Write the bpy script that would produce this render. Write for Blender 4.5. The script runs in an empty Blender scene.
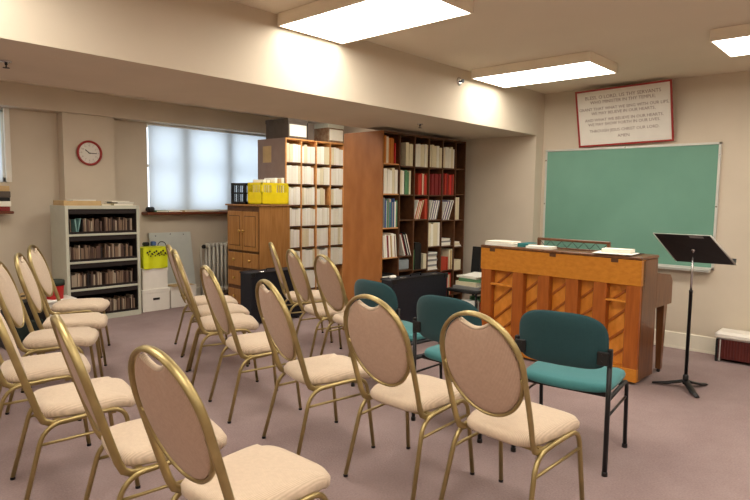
import bpy, bmesh, math, random
from mathutils import Vector, Matrix
R = math.radians
rnd = random.Random(7)
C = bpy.context.scene.collection

# ------------------------------------------------------------------ helpers
class MB:
    """collects shapes; build() links them as one mesh object"""
    def __init__(s):
        s.bm = bmesh.new(); s.M = Matrix.Identity(4); s.mi = 0
    def _new(s, geom_before):
        pass
    def v(s, co): return s.bm.verts.new(s.M @ Vector(co))
    def f(s, vs, smooth=False):
        try:
            fa = s.bm.faces.new(vs); fa.material_index = s.mi; fa.smooth = smooth; return fa
        except ValueError:
            return None
    def box(s, x0, x1, y0, y1, z0, z1, bev=0.0):
        x0, x1 = min(x0, x1), max(x0, x1); y0, y1 = min(y0, y1), max(y0, y1); z0, z1 = min(z0, z1), max(z0, z1)
        b = min(bev, (x1-x0)*.45, (y1-y0)*.45, (z1-z0)*.45)
        if b <= 0:
            V = [s.v((x, y, z)) for z in (z0, z1) for x, y in ((x0, y0), (x1, y0), (x1, y1), (x0, y1))]
            for q in ((3, 2, 1, 0), (4, 5, 6, 7), (0, 1, 5, 4), (1, 2, 6, 5), (2, 3, 7, 6), (3, 0, 4, 7)):
                s.f([V[i] for i in q])
            return
        # bevelled box: 24 verts
        sx = {0: (x0, 1), 1: (x1, -1)}; sy = {0: (y0, 1), 1: (y1, -1)}; sz = {0: (z0, 1), 1: (z1, -1)}
        P = {}
        for i in (0, 1):
            for j in (0, 1):
                for k in (0, 1):
                    X, dx = sx[i]; Y, dy = sy[j]; Z, dz = sz[k]
                    P[i, j, k, 'x'] = s.v((X, Y+dy*b, Z+dz*b))
                    P[i, j, k, 'y'] = s.v((X+dx*b, Y, Z+dz*b))
                    P[i, j, k, 'z'] = s.v((X+dx*b, Y+dy*b, Z))
        fs = []
        for i in (0, 1):
            fs.append([P[i, 0, 0, 'x'], P[i, 1, 0, 'x'], P[i, 1, 1, 'x'], P[i, 0, 1, 'x']])
            fs.append([P[0, i, 0, 'y'], P[1, i, 0, 'y'], P[1, i, 1, 'y'], P[0, i, 1, 'y']])
            fs.append([P[0, 0, i, 'z'], P[1, 0, i, 'z'], P[1, 1, i, 'z'], P[0, 1, i, 'z']])
            for j in (0, 1):
                fs.append([P[i, j, 0, 'x'], P[i, j, 1, 'x'], P[i, j, 1, 'y'], P[i, j, 0, 'y']])
                fs.append([P[i, 0, j, 'x'], P[i, 1, j, 'x'], P[i, 1, j, 'z'], P[i, 0, j, 'z']])
                fs.append([P[0, i, j, 'y'], P[1, i, j, 'y'], P[1, i, j, 'z'], P[0, i, j, 'z']])
                for k in (0, 1):
                    fs.append([P[i, j, k, 'x'], P[i, j, k, 'y'], P[i, j, k, 'z']])
        c = s.M @ Vector(((x0+x1)/2, (y0+y1)/2, (z0+z1)/2))
        for q in fs:
            fa = s.f(q)
            if fa:
                fa.normal_update()
                if fa.normal.dot(fa.calc_center_median()-c) < 0: fa.normal_flip()
    def hexa(s, bot, top):
        V = [s.v(p) for p in bot]+[s.v(p) for p in top]
        for q in ((3, 2, 1, 0), (4, 5, 6, 7), (0, 1, 5, 4), (1, 2, 6, 5), (2, 3, 7, 6), (3, 0, 4, 7)):
            s.f([V[i] for i in q])
    def sweep(s, pts, ra, rb=None, up=(0, 0, 1), n=8, closed=False, smooth=True, caps=True):
        """elliptic tube along pts; rb is the radius along 'up' projected, ra the other"""
        rb = ra if rb is None else rb
        pts = [Vector(p) for p in pts]; N = len(pts); rings = []
        up = Vector(up).normalized()
        prev = None
        for i, p in enumerate(pts):
            if closed: t = pts[(i+1) % N]-pts[i-1]
            else: t = pts[min(i+1, N-1)]-pts[max(i-1, 0)]
            t.normalize()
            u = up-t*up.dot(t)
            if u.length < .15 and prev is not None: u = prev-t*prev.dot(t)
            if u.length < 1e-4: u = Vector((1, 0, 0))-t*t.x
            u.normalize(); prev = u
            w = t.cross(u)
            a = ra[i] if isinstance(ra, (list, tuple)) else ra
            b = rb[i] if isinstance(rb, (list, tuple)) else rb
            rings.append([s.v(p+w*(a*math.cos(2*math.pi*k/n))+u*(b*math.sin(2*math.pi*k/n))) for k in range(n)])
        for i in range(N if closed else N-1):
            A, B = rings[i], rings[(i+1) % N]
            for k in range(n):
                s.f([A[k], A[(k+1) % n], B[(k+1) % n], B[k]], smooth)
        if not closed and caps:
            s.f(rings[0][::-1]); s.f(rings[-1])
    def lathe(s, prof, c=(0, 0, 0), n=16, ax='z', smooth=True):
        rings = []
        for r, h in prof:
            ring = []
            for k in range(n):
                a = 2*math.pi*k/n; x, y = r*math.cos(a), r*math.sin(a)
                q = {'z': (x, y, h), 'y': (x, h, y), 'x': (h, x, y)}[ax]
                ring.append(s.v((c[0]+q[0], c[1]+q[1], c[2]+q[2])))
            rings.append(ring)
        for A, B in zip(rings, rings[1:]):
            for k in range(n): s.f([A[k], A[(k+1) % n], B[(k+1) % n], B[k]], smooth)
        s.f(rings[0][::-1]); s.f(rings[-1])
    def prism(s, poly, a, b, ax='y'):
        """poly of 2D points extruded from a to b along ax"""
        def P(p, h): return {'y': (p[0], h, p[1]), 'z': (p[0], p[1], h), 'x': (h, p[0], p[1])}[ax]
        A = [s.v(P(p, a)) for p in poly]; B = [s.v(P(p, b)) for p in poly]; n = len(poly)
        s.f(A[::-1]); s.f(B)
        for k in range(n): s.f([A[k], A[(k+1) % n], B[(k+1) % n], B[k]])
    def grid(s, fn, nu, nv, smooth=True):
        G = [[s.v(fn(i/(nu-1), j/(nv-1))) for j in range(nv)] for i in range(nu)]
        for i in range(nu-1):
            for j in range(nv-1): s.f([G[i][j], G[i+1][j], G[i+1][j+1], G[i][j+1]], smooth)
        return G
    def build(s, name, mat, parent=None, loc=None, rot=None):
        bmesh.ops.remove_doubles(s.bm, verts=s.bm.verts, dist=1e-6)
        bmesh.ops.recalc_face_normals(s.bm, faces=s.bm.faces)
        me = bpy.data.meshes.new(name); s.bm.to_mesh(me); s.bm.free()
        for m in (mat if isinstance(mat, (list, tuple)) else [mat]): me.materials.append(m)
        o = bpy.data.objects.new(name, me); C.objects.link(o)
        if parent: o.parent = parent
        if loc is not None: o.location = loc
        if rot is not None: o.rotation_euler = rot
        return o

def tag(o, label=None, cat=None, group=None, kind=None):
    if label: o['label'] = label
    if cat: o['category'] = cat
    if group: o['group'] = group
    if kind: o['kind'] = kind
    return o
def thing(name, label, cat, loc=(0, 0, 0), rz=0, group=None):
    o = bpy.data.objects.new(name, None); C.objects.link(o); o.empty_display_size = .1
    o.location = loc; o.rotation_euler = (0, 0, rz)
    return tag(o, label, cat, group)
def struct(o): o['kind'] = 'structure'; return o
def box_obj(name, mat, b, parent=None, bev=0.0, loc=None, rot=None):
    m = MB(); m.box(*b, bev=bev); return m.build(name, mat, parent, loc, rot)
def dup(o, loc=None, rz=None, label=None, group=None, parent=None):
    c = o.copy(); C.objects.link(c)
    if parent: c.parent = parent
    for ch in list(o.children):
        d = ch.copy(); C.objects.link(d); d.parent = c
        for g in list(ch.children):
            e = g.copy(); C.objects.link(e); e.parent = d
    if loc is not None: c.location = loc
    if rz is not None: c.rotation_euler = (0, 0, rz)
    if label: c['label'] = label
    if group: c['group'] = group
    return c

# ------------------------------------------------------------------ materials
def srgb(r, g, b):
    def c(x):
        x /= 255; return x/12.92 if x <= .04045 else ((x+.055)/1.055)**2.4
    return (c(r), c(g), c(b), 1)
def base(name, col, rough=.6, metal=0, spec=.5):
    m = bpy.data.materials.new(name); m.use_nodes = True
    nt = m.node_tree; p = nt.nodes['Principled BSDF']
    p.inputs['Base Color'].default_value = col; p.inputs['Roughness'].default_value = rough
    p.inputs['Metallic'].default_value = metal; p.inputs['Specular IOR Level'].default_value = spec
    return m, nt, p
def noisy(name, c1, c2, scale=20, rough=.7, metal=0, bump=0, stretch=(1, 1, 1), detail=4, spec=.4, bscale=None, coord='Object'):
    m, nt, p = base(name, c1, rough, metal, spec)
    tc = nt.nodes.new('ShaderNodeTexCoord'); mp = nt.nodes.new('ShaderNodeMapping')
    mp.inputs['Scale'].default_value = stretch
    no = nt.nodes.new('ShaderNodeTexNoise'); no.inputs['Scale'].default_value = scale; no.inputs['Detail'].default_value = detail
    rp = nt.nodes.new('ShaderNodeValToRGB')
    rp.color_ramp.elements[0].position = .3; rp.color_ramp.elements[1].position = .7
    rp.color_ramp.elements[0].color = c1; rp.color_ramp.elements[1].color = c2
    L = nt.links.new
    L(tc.outputs[coord], mp.inputs[0]); L(mp.outputs[0], no.inputs['Vector']); L(no.outputs['Fac'], rp.inputs[0]); L(rp.outputs[0], p.inputs['Base Color'])
    if bump:
        bp = nt.nodes.new('ShaderNodeBump'); bp.inputs['Strength'].default_value = bump; bp.inputs['Distance'].default_value = .01
        if bscale:
            n2 = nt.nodes.new('ShaderNodeTexNoise'); n2.inputs['Scale'].default_value = bscale; L(mp.outputs[0], n2.inputs['Vector']); L(n2.outputs['Fac'], bp.inputs['Height'])
        else: L(no.outputs['Fac'], bp.inputs['Height'])
        L(bp.outputs[0], p.inputs['Normal'])
    return m
def plain(name, rgb, rough=.6, metal=0, var=8, scale=9):
    a = srgb(*[max(0, x-var) for x in rgb]); b = srgb(*[min(255, x+var) for x in rgb])
    return noisy(name, a, b, scale, rough, metal)
def emit(name, col, s):
    m = bpy.data.materials.new(name); m.use_nodes = True; nt = m.node_tree
    nt.nodes.clear(); e = nt.nodes.new('ShaderNodeEmission'); o = nt.nodes.new('ShaderNodeOutputMaterial')
    e.inputs[0].default_value = col; e.inputs[1].default_value = s; nt.links.new(e.outputs[0], o.inputs[0]); return m

M = {}
M['wall'] = noisy('wall_paint', srgb(203, 191, 172), srgb(209, 197, 178), 2.5, .85, bump=.03, bscale=150, spec=.2)
M['ceiling'] = noisy('ceiling_paint', srgb(222, 210, 190), srgb(226, 214, 194), 2, .9, bump=.05, bscale=120, spec=.1)
M['trim'] = plain('cream_trim_paint', (234, 228, 210), .5, var=3)
M['carpet'] = None
def carpet():
    m, nt, p = base('mauve_carpet', srgb(150, 130, 126), .95, 0, .1); L = nt.links.new
    tc = nt.nodes.new('ShaderNodeTexCoord')
    a = nt.nodes.new('ShaderNodeTexNoise'); a.inputs['Scale'].default_value = 1.3; a.inputs['Detail'].default_value = 5; a.inputs['Roughness'].default_value = .65
    b = nt.nodes.new('ShaderNodeTexNoise'); b.inputs['Scale'].default_value = 90; b.inputs['Detail'].default_value = 3
    mx = nt.nodes.new('ShaderNodeMix'); mx.data_type = 'FLOAT'; mx.inputs[0].default_value = .35
    rp = nt.nodes.new('ShaderNodeValToRGB'); rp.color_ramp.elements[0].position = .3; rp.color_ramp.elements[1].position = .72
    rp.color_ramp.elements[0].color = srgb(132, 113, 112); rp.color_ramp.elements[1].color = srgb(164, 145, 142)
    bp = nt.nodes.new('ShaderNodeBump'); bp.inputs['Strength'].default_value = .4; bp.inputs['Distance'].default_value = .006
    for n in (a, b): L(tc.outputs['Object'], n.inputs['Vector'])
    L(a.outputs['Fac'], mx.inputs[2]); L(b.outputs['Fac'], mx.inputs[3]); L(mx.outputs[0], rp.inputs[0]); L(rp.outputs[0], p.inputs['Base Color'])
    L(b.outputs['Fac'], bp.inputs['Height']); L(bp.outputs[0], p.inputs['Normal']); return m
M['carpet'] = carpet()
def wood(name, c1, c2, stretch=(14, 14, 1), scale=3, rough=.45):
    return noisy(name, srgb(*c1), srgb(*c2), scale, rough, stretch=stretch, detail=8, bump=.05)
M['oak'] = wood('honey_oak', (148, 100, 50), (176, 126, 72))
M['ply'] = wood('orange_birch_plywood', (150, 93, 45), (172, 112, 60), (2.5, 2.5, 1), 3)
M['shelf'] = wood('shelf_edge_pine', (204, 142, 82), (220, 162, 100), (3, 3, 3), 5)
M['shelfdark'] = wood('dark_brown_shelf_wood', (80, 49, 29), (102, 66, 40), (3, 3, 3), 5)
M['panelpink'] = plain('painted_mauve_side_panel', (146, 122, 110), .6, var=4)
M['pianorange'] = wood('amber_varnished_pine', (192, 120, 34), (208, 136, 46), (1.5, 6, 12), 3, .35)
M['pianopost'] = wood('red_brown_post_wood', (150, 78, 26), (176, 98, 38), (12, 12, 1.5), 3, .35)
M['soundboard'] = wood('golden_soundboard_spruce', (200, 122, 36), (232, 156, 66), (2, 4, 2), 4, .4)
M['walnut'] = wood('brown_walnut_case', (96, 60, 36), (122, 80, 50), (12, 12, 1.5), 2.5, .3)
M['gold'] = noisy('brushed_gold_metal', srgb(158, 140, 94), srgb(176, 157, 110), 12, .38, .8)
M['brass'] = noisy('brass', srgb(190, 150, 80), srgb(210, 170, 95), 12, .3, .9)
def fabric(name, c1, c2, bs=.16):
    m, nt, p = base(name, srgb(*c1), .9, 0, .15); L = nt.links.new
    p.inputs['Sheen Weight'].default_value = .15
    tc = nt.nodes.new('ShaderNodeTexCoord')
    w = nt.nodes.new('ShaderNodeTexWave'); w.wave_type = 'BANDS'; w.bands_direction = 'X'; w.inputs['Scale'].default_value = 46; w.inputs['Distortion'].default_value = 1.2; w.inputs['Detail'].default_value = 2
    n = nt.nodes.new('ShaderNodeTexNoise'); n.inputs['Scale'].default_value = 60
    mx = nt.nodes.new('ShaderNodeMix'); mx.data_type = 'FLOAT'; mx.inputs[0].default_value = .5
    rp = nt.nodes.new('ShaderNodeValToRGB'); rp.color_ramp.elements[0].position = .2; rp.color_ramp.elements[1].position = .8
    rp.color_ramp.elements[0].color = srgb(*c1); rp.color_ramp.elements[1].color = srgb(*c2)
    bp = nt.nodes.new('ShaderNodeBump'); bp.inputs['Strength'].default_value = bs; bp.inputs['Distance'].default_value = .003
    L(tc.outputs['Object'], w.inputs['Vector']); L(tc.outputs['Object'], n.inputs['Vector'])
    L(w.outputs['Fac'], mx.inputs[2]); L(n.outputs['Fac'], mx.inputs[3]); L(mx.outputs[0], rp.inputs[0]); L(rp.outputs[0], p.inputs['Base Color'])
    L(mx.outputs[0], bp.inputs['Height']); L(bp.outputs[0], p.inputs['Normal']); return m
M['beige'] = fabric('beige_ribbed_upholstery', (192, 172, 150), (212, 192, 168))
M['beigeshaded'] = fabric('beige_ribbed_upholstery_shaded', (168, 140, 121), (190, 161, 140))  # same beige cloth, with the shade on the chair backs put into its colour
M['teal'] = fabric('teal_upholstery', (66, 124, 128), (74, 132, 134), .06)
M['tealdark'] = fabric('teal_upholstery_darker_rear', (36, 66, 72), (42, 74, 78), .06)  # teal set darker for the rear of the backrest
M['black'] = plain('black_painted_metal', (24, 24, 26), .4, var=3)
M['blackplastic'] = plain('black_plastic', (20, 20, 22), .5, var=3)
M['navy'] = plain('black_vinyl_case_covering', (22, 25, 34), .55, var=4, scale=40)
M['chalk'] = noisy('green_chalkboard_surface', srgb(108, 152, 134), srgb(118, 162, 144), 1.6, .75, spec=.2, detail=6)
M['alu'] = plain('aluminium', (205, 205, 198), .4, .3, var=4)
M['white'] = plain('white_paint', (236, 232, 222), .5, var=3)
M['paper'] = plain('white_paper', (240, 236, 222), .8, var=5)
M['paperb'] = plain('bright_white_card', (246, 244, 234), .8, var=4)
M['cream'] = plain('cream_folder', (226, 216, 184), .8, var=5)
M['manila'] = plain('manila_card', (196, 166, 118), .8, var=6)
M['red'] = plain('red_plastic', (206, 40, 40), .5, var=6)
M['darkred'] = plain('dark_red_cover', (128, 36, 36), .6, var=6)
M['brick'] = plain('red_orange_cover', (176, 62, 40), .6, var=6)
M['orange'] = plain('orange_folder', (200, 122, 48), .7, var=6)
M['green'] = plain('green_cover', (88, 136, 96), .7, var=6)
M['blue'] = plain('blue_cover', (70, 96, 150), .7, var=6)
M['purple'] = plain('purple_cover', (92, 78, 128), .7, var=6)
M['grey'] = plain('grey_cover', (140, 140, 138), .7, var=6)
M['tealcard'] = plain('teal_card', (50, 130, 132), .7, var=6)
M['yellow'] = plain('yellow_plastic', (236, 214, 20), .5, var=6)
M['lime'] = plain('acid_yellow_plastic', (214, 222, 30), .6, var=6)
M['boxgrey'] = plain('dark_brown_cardboard', (92, 82, 74), .8, var=5)
M['floral'] = noisy('mottled_brown_box_side', srgb(120, 84, 60), srgb(150, 130, 104), 22, .8)
M['metalgrey'] = plain('pale_grey_enamelled_steel', (196, 196, 180), .45, var=3)
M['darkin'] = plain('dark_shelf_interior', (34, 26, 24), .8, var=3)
M['radiator'] = plain('grey_painted_iron', (206, 202, 190), .5, var=4)
M['foam'] = plain('white_foam_board', (198, 202, 196), .7, var=3)
M['sign'] = plain('white_sign_board', (226, 222, 212), .6, var=3)
M['signred'] = plain('red_wood_moulding', (158, 50, 46), .45, var=5)
M['ink'] = plain('grey_brown_ink', (150, 132, 124), .8, var=3)
M['darkwood'] = wood('reddish_sill_wood', (98, 50, 30), (122, 66, 40), (2, 12, 12), 3)
M['ribbed'] = wood('dark_red_ribbed_wood', (74, 26, 24), (104, 44, 38), (2, 30, 2), 3, .4)
M['chrome'] = plain('chrome', (200, 200, 200), .25, .9, var=3)
M['lightframe'] = plain('fixture_housing_paint', (238, 228, 208), .6, var=2)
M['cd1'] = plain('tan_case', (132, 108, 88), .6, var=12, scale=30)
M['cd2'] = plain('pale_case', (168, 152, 132), .6, var=12, scale=30)
M['cd3'] = plain('brown_case', (84, 62, 52), .6, var=12, scale=30)
M['lamp'] = emit('fluorescent_diffuser', (1.0, .93, .82, 1), 10.0)

# ------------------------------------------------------------------ camera
cam = bpy.data.cameras.new('camera'); co = bpy.data.objects.new('camera', cam); C.objects.link(co)
pi_, ro_, ya_ = R(5.10), R(-.73), R(47.7); FPX = 591.0
cp, sp, cy, sy = math.cos(pi_), math.sin(pi_), math.cos(ya_), math.sin(ya_)
F = Vector((sy*cp, cy*cp, -sp)); Rt = Vector((cy, -sy, 0)); D = F.cross(Rt)
right = Rt*math.cos(ro_)+D*math.sin(ro_); down = -Rt*math.sin(ro_)+D*math.cos(ro_)
mat = Matrix((right, -down, -F)).transposed().to_4x4(); mat.translation = Vector((0, 0, 1.5))
co.matrix_world = mat; cam.sensor_width = 36; cam.lens = FPX/750*36; cam.clip_start = .05
bpy.context.scene.camera = co

# ------------------------------------------------------------------ the room
XR, YW, ZC = 6.5, 7.75, 2.72
XL, YB = -3.2, -3.4
DY0, DY1, DZ = 3.27, 4.42, 2.233            # dropped duct
XA = 6.32                                     # alcove side wall
struct(box_obj('floor', M['carpet'], (XL, XR+.2, YB, YW+.2, -.1, 0)))
struct(box_obj('ceiling', M['ceiling'], (XL, XR+.2, YB, YW+.2, ZC, ZC+.1)))
struct(box_obj('wall_right', M['wall'], (XR, XR+.15, YB, DY0, 0, ZC)))
struct(box_obj('wall_alcove', M['wall'], (XA, XR+.15, DY0, YW, 0, ZC)))
struct(box_obj('wall_left', M['wall'], (XL-.15, XL, YB, YW, 0, ZC)))
struct(box_obj('wall_front', M['wall'], (XL, XR, YB-.15, YB, 0, ZC)))
struct(box_obj('wall_duct', M['wall'], (XL, XA, DY0, DY1, DZ, ZC)))
# window wall with two openings
W1 = (3.90, 5.95, 1.27, 2.47); W0 = (.9, 2.23, 1.62, 2.47)
m = MB()
t = .3
m.box(XL, W0[0], YW, YW+t, 0, ZC); m.box(W0[0], W0[1], YW, YW+t, 0, W0[2]); m.box(W0[0], W0[1], YW, YW+t, W0[3], ZC)
m.box(W0[1], W1[0], YW, YW+t, 0, ZC); m.box(W1[0], W1[1], YW, YW+t, 0, W1[2]); m.box(W1[0], W1[1], YW, YW+t, W1[3], ZC)
m.box(W1[1], XA, YW, YW+t, 0, ZC)
struct(m.build('wall_back', M['wall']))
struct(box_obj('wall_pilaster', M['wall'], (2.765, 3.375, 7.575, YW, 0, ZC)))
struct(box_obj('wall_header', M['wall'], (XL, XA, 7.52, YW, 2.462, ZC)))
m = MB(); m.box(XR-.02, XR, YB, DY0-.001, 0, .165, .006); m.box(XR-.026, XR-.02, YB, DY0-.001, 0, .02)
struct(m.build('baseboard_right', M['trim']))
struct(box_obj('baseboard_alcove', M['trim'], (XA-.02, XA, DY0, YW, 0, .15), bev=.005))
struct(box_obj('baseboard_back', M['trim'], (XL, XA, YW-.02, YW, 0, .15), bev=.005))

# windows
glass, nt, p = base('window_glass', (1, 1, 1, 1), .02); p.inputs['Transmission Weight'].default_value = 1; p.inputs['IOR'].default_value = 1.05
def blindmat():
    m = bpy.data.materials.new('translucent_roller_blind'); m.use_nodes = True; nt = m.node_tree; nt.nodes.clear()
    a = nt.nodes.new('ShaderNodeBsdfTranslucent'); b = nt.nodes.new('ShaderNodeBsdfDiffuse'); x = nt.nodes.new('ShaderNodeMixShader'); o = nt.nodes.new('ShaderNodeOutputMaterial')
    n = nt.nodes.new('ShaderNodeTexNoise'); n.inputs['Scale'].default_value = 3
    r = nt.nodes.new('ShaderNodeValToRGB'); r.color_ramp.elements[0].color = (.76, .82, .87, 1); r.color_ramp.elements[1].color = (.80, .86, .91, 1)
    nt.links.new(n.outputs['Fac'], r.inputs[0]); nt.links.new(r.outputs[0], a.inputs[0]); nt.links.new(r.outputs[0], b.inputs[0])
    x.inputs[0].default_value = .25
    nt.links.new(a.outputs[0], x.inputs[1]); nt.links.new(b.outputs[0], x.inputs[2]); nt.links.new(x.outputs[0], o.inputs[0]); return m
M['blind'] = blindmat()
def window(n, x0, x1, z0, z1, mull):
    fr = MB(); w = .05
    fr.box(x0, x1, YW+.10, YW+.15, z1-w, z1); fr.box(x0, x1, YW+.10, YW+.15, z0, z0+w)
    fr.box(x0, x0+w, YW+.10, YW+.15, z0, z1); fr.box(x1-w, x1, YW+.10, YW+.15, z0, z1)
    for a in mull: fr.box(a-.07, a+.07, YW+.06, YW+.15, z0, z1)
    fr.box(x0, x1, YW+.09, YW+.15, z0+.52*(z1-z0)-.02, z0+.52*(z1-z0)+.02)
    win = struct(fr.build('window_%d' % n, M['white']))
    box_obj('glass_pane', glass, (x0+w, x1-w, YW+.12, YW+.125, z0+w, z1-w), win)
    return win
window(1, *W1, [4.47, 5.20])
window(2, *W0, [1.55])
bl = thing('window_blind', 'pale blue-white roller blind pulled down over the wide window behind the oak cabinet', 'blind', (4.92, 7.73, 2.45))
m = MB()
def bf(u, v): return (-1.01+2.02*u, .004*math.sin(u*19)+.003*math.sin(v*9), -1.165+1.165*v)
m.grid(bf, 30, 8); m.build('blind_cloth', M['blind'], bl)
m = MB(); m.lathe([(.018, -1.01), (.018, 1.01)], (0, 0, 0), 10, 'x'); m.build('blind_roller', M['white'], bl)
box_obj('hem_bar', M['white'], (-1.01, 1.01, -.006, .006, -1.185, -1.163), bl, .003)
b2 = thing('window_blind', 'pale blue-white blind over the window at the left edge of the room', 'blind', (1.56, 7.735, 2.45))
m = MB(); m.grid(lambda u, v: (-.64+1.24*u, .004*math.sin(u*9), -.83+.83*v), 12, 4); m.build('blind_cloth', M['blind'], b2)
m = MB(); m.lathe([(.014, -.64), (.014, .62)], (0, 0, 0), 10, 'x'); m.build('blind_roller', M['white'], b2)
# window trim left of room
m = MB(); m.box(2.19, 2.25, 7.72, 7.745, 1.62, 2.46, .005); struct(m.build('trim_1', M['white']))
# sills
sl = box_obj('trim_2', M['darkwood'], (3.80, 5.98, 7.58, 7.76, 1.222, 1.262), bev=.008); struct(sl)
sl = box_obj('trim_3', M['darkwood'], (.8, 2.20, 7.52, 7.76, 1.262, 1.292), bev=.008); struct(sl)

# ------------------------------------------------------------------ ceiling lights
proto = None
def light(x, y, w, l, label, group=None):
    global proto
    if proto is None:
        l = 1.15
        t = thing('ceiling_light', label, 'ceiling light', (x, y, ZC), 0, group)
        h = MB(); z0 = -.085
        h.box(-w/2, w/2, -l/2, l/2, -.07, -.002)
        h.box(-w/2, -w/2+.012, -l/2, l/2, z0, -.07); h.box(w/2-.012, w/2, -l/2, l/2, z0, -.07)
        h.box(-w/2+.012, w/2-.012, -l/2, -l/2+.012, z0, -.07); h.box(-w/2+.012, w/2-.012, l/2-.012, l/2, z0, -.07)
        h.build('housing', M['lightframe'], t)
        box_obj('diffuser', M['lamp'], (-w/2+.014, w/2-.014, -l/2+.014, l/2-.014, -.083, -.071), t)
        proto = t; return t
    return dup(proto, (x, y, ZC), 0, label, group)
light(2.87, 2.67, .61, 1.20, 'fluorescent ceiling light at the top centre, touching the dropped duct')
light(5.155, 2.63, .61, 1.20, 'fluorescent ceiling light above the piano, touching the duct by the round sprinkler')
light(5.10, .59, .61, 1.20, 'fluorescent ceiling light at the right edge, in front of the chalkboard wall')
g = 'ceiling lights out of view'
for x, y in ((.6, 2.62), (-1.5, 2.62), (2.87, .52), (.75, .52), (-1.4, .52), (5.02, -1.7), (2.87, -1.7), (.75, -1.7), (-1.4, -1.7)):
    light(x, y, .61, 1.20, 'fluorescent ceiling light outside the view behind the chairs', g)
for x, y in ((5.2, 5.3), (3.5, 5.3), (1.8, 5.3), (-.4, 5.3)):  # inferred fixture and extra ones added to brighten the back of the room
    light(x, y, .61, 1.20, 'fluorescent ceiling light hidden beyond the dropped duct, row partly added to brighten the back', 'ceiling lights beyond the duct')

# sprinklers
def sprinkler(x, y, label):
    t = thing('sprinkler', label, 'sprinkler', (x, y, DZ))
    m = MB(); m.lathe([(.03, 0), (.03, -.004), (.012, -.01)], n=14); m.build('escutcheon', M['chrome'], t)
    m = MB(); m.lathe([(.008, -.008), (.008, -.02), (.004, -.024), (.004, -.036)], n=8); m.lathe([(.018, -.036), (.018, -.039)], n=12); m.build('sprinkler_head', M['blackplastic'], t)
sprinkler(1.105, 3.815, 'small dark pendant sprinkler under the duct at the far left')
sprinkler(4.715, 3.705, 'small dark pendant sprinkler under the duct above the right bookcase')
t = thing('sprinkler', 'round chrome sidewall sprinkler on the face of the duct beside a ceiling light', 'sprinkler', (4.745, DY0, 2.6))
m = MB(); m.lathe([(.04, 0), (.038, -.006), (.02, -.012)], n=18, ax='y'); m.build('escutcheon', M['chrome'], t)
m = MB(); m.lathe([(.01, -.01), (.01, -.04), (.018, -.042), (.018, -.046)], n=10, ax='y'); m.build('sprinkler_head', M['blackplastic'], t)

# ------------------------------------------------------------------ banquet chair
def fillet(pts, rads, n=6):
    """polyline with rounded corners"""
    out = [Vector(pts[0])]
    for i in range(1, len(pts)-1):
        a, b, c = Vector(pts[i-1]), Vector(pts[i]), Vector(pts[i+1]); r = rads[i-1]
        d1 = (a-b); d2 = (c-b); l = min(r, d1.length*.49, d2.length*.49)
        p0 = b+d1.normalized()*l; p2 = b+d2.normalized()*l
        for k in range(n+1):
            t = k/n; out.append(p0*(1-t)**2+b*2*t*(1-t)+p2*t*t)
    out.append(Vector(pts[-1])); return out

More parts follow.
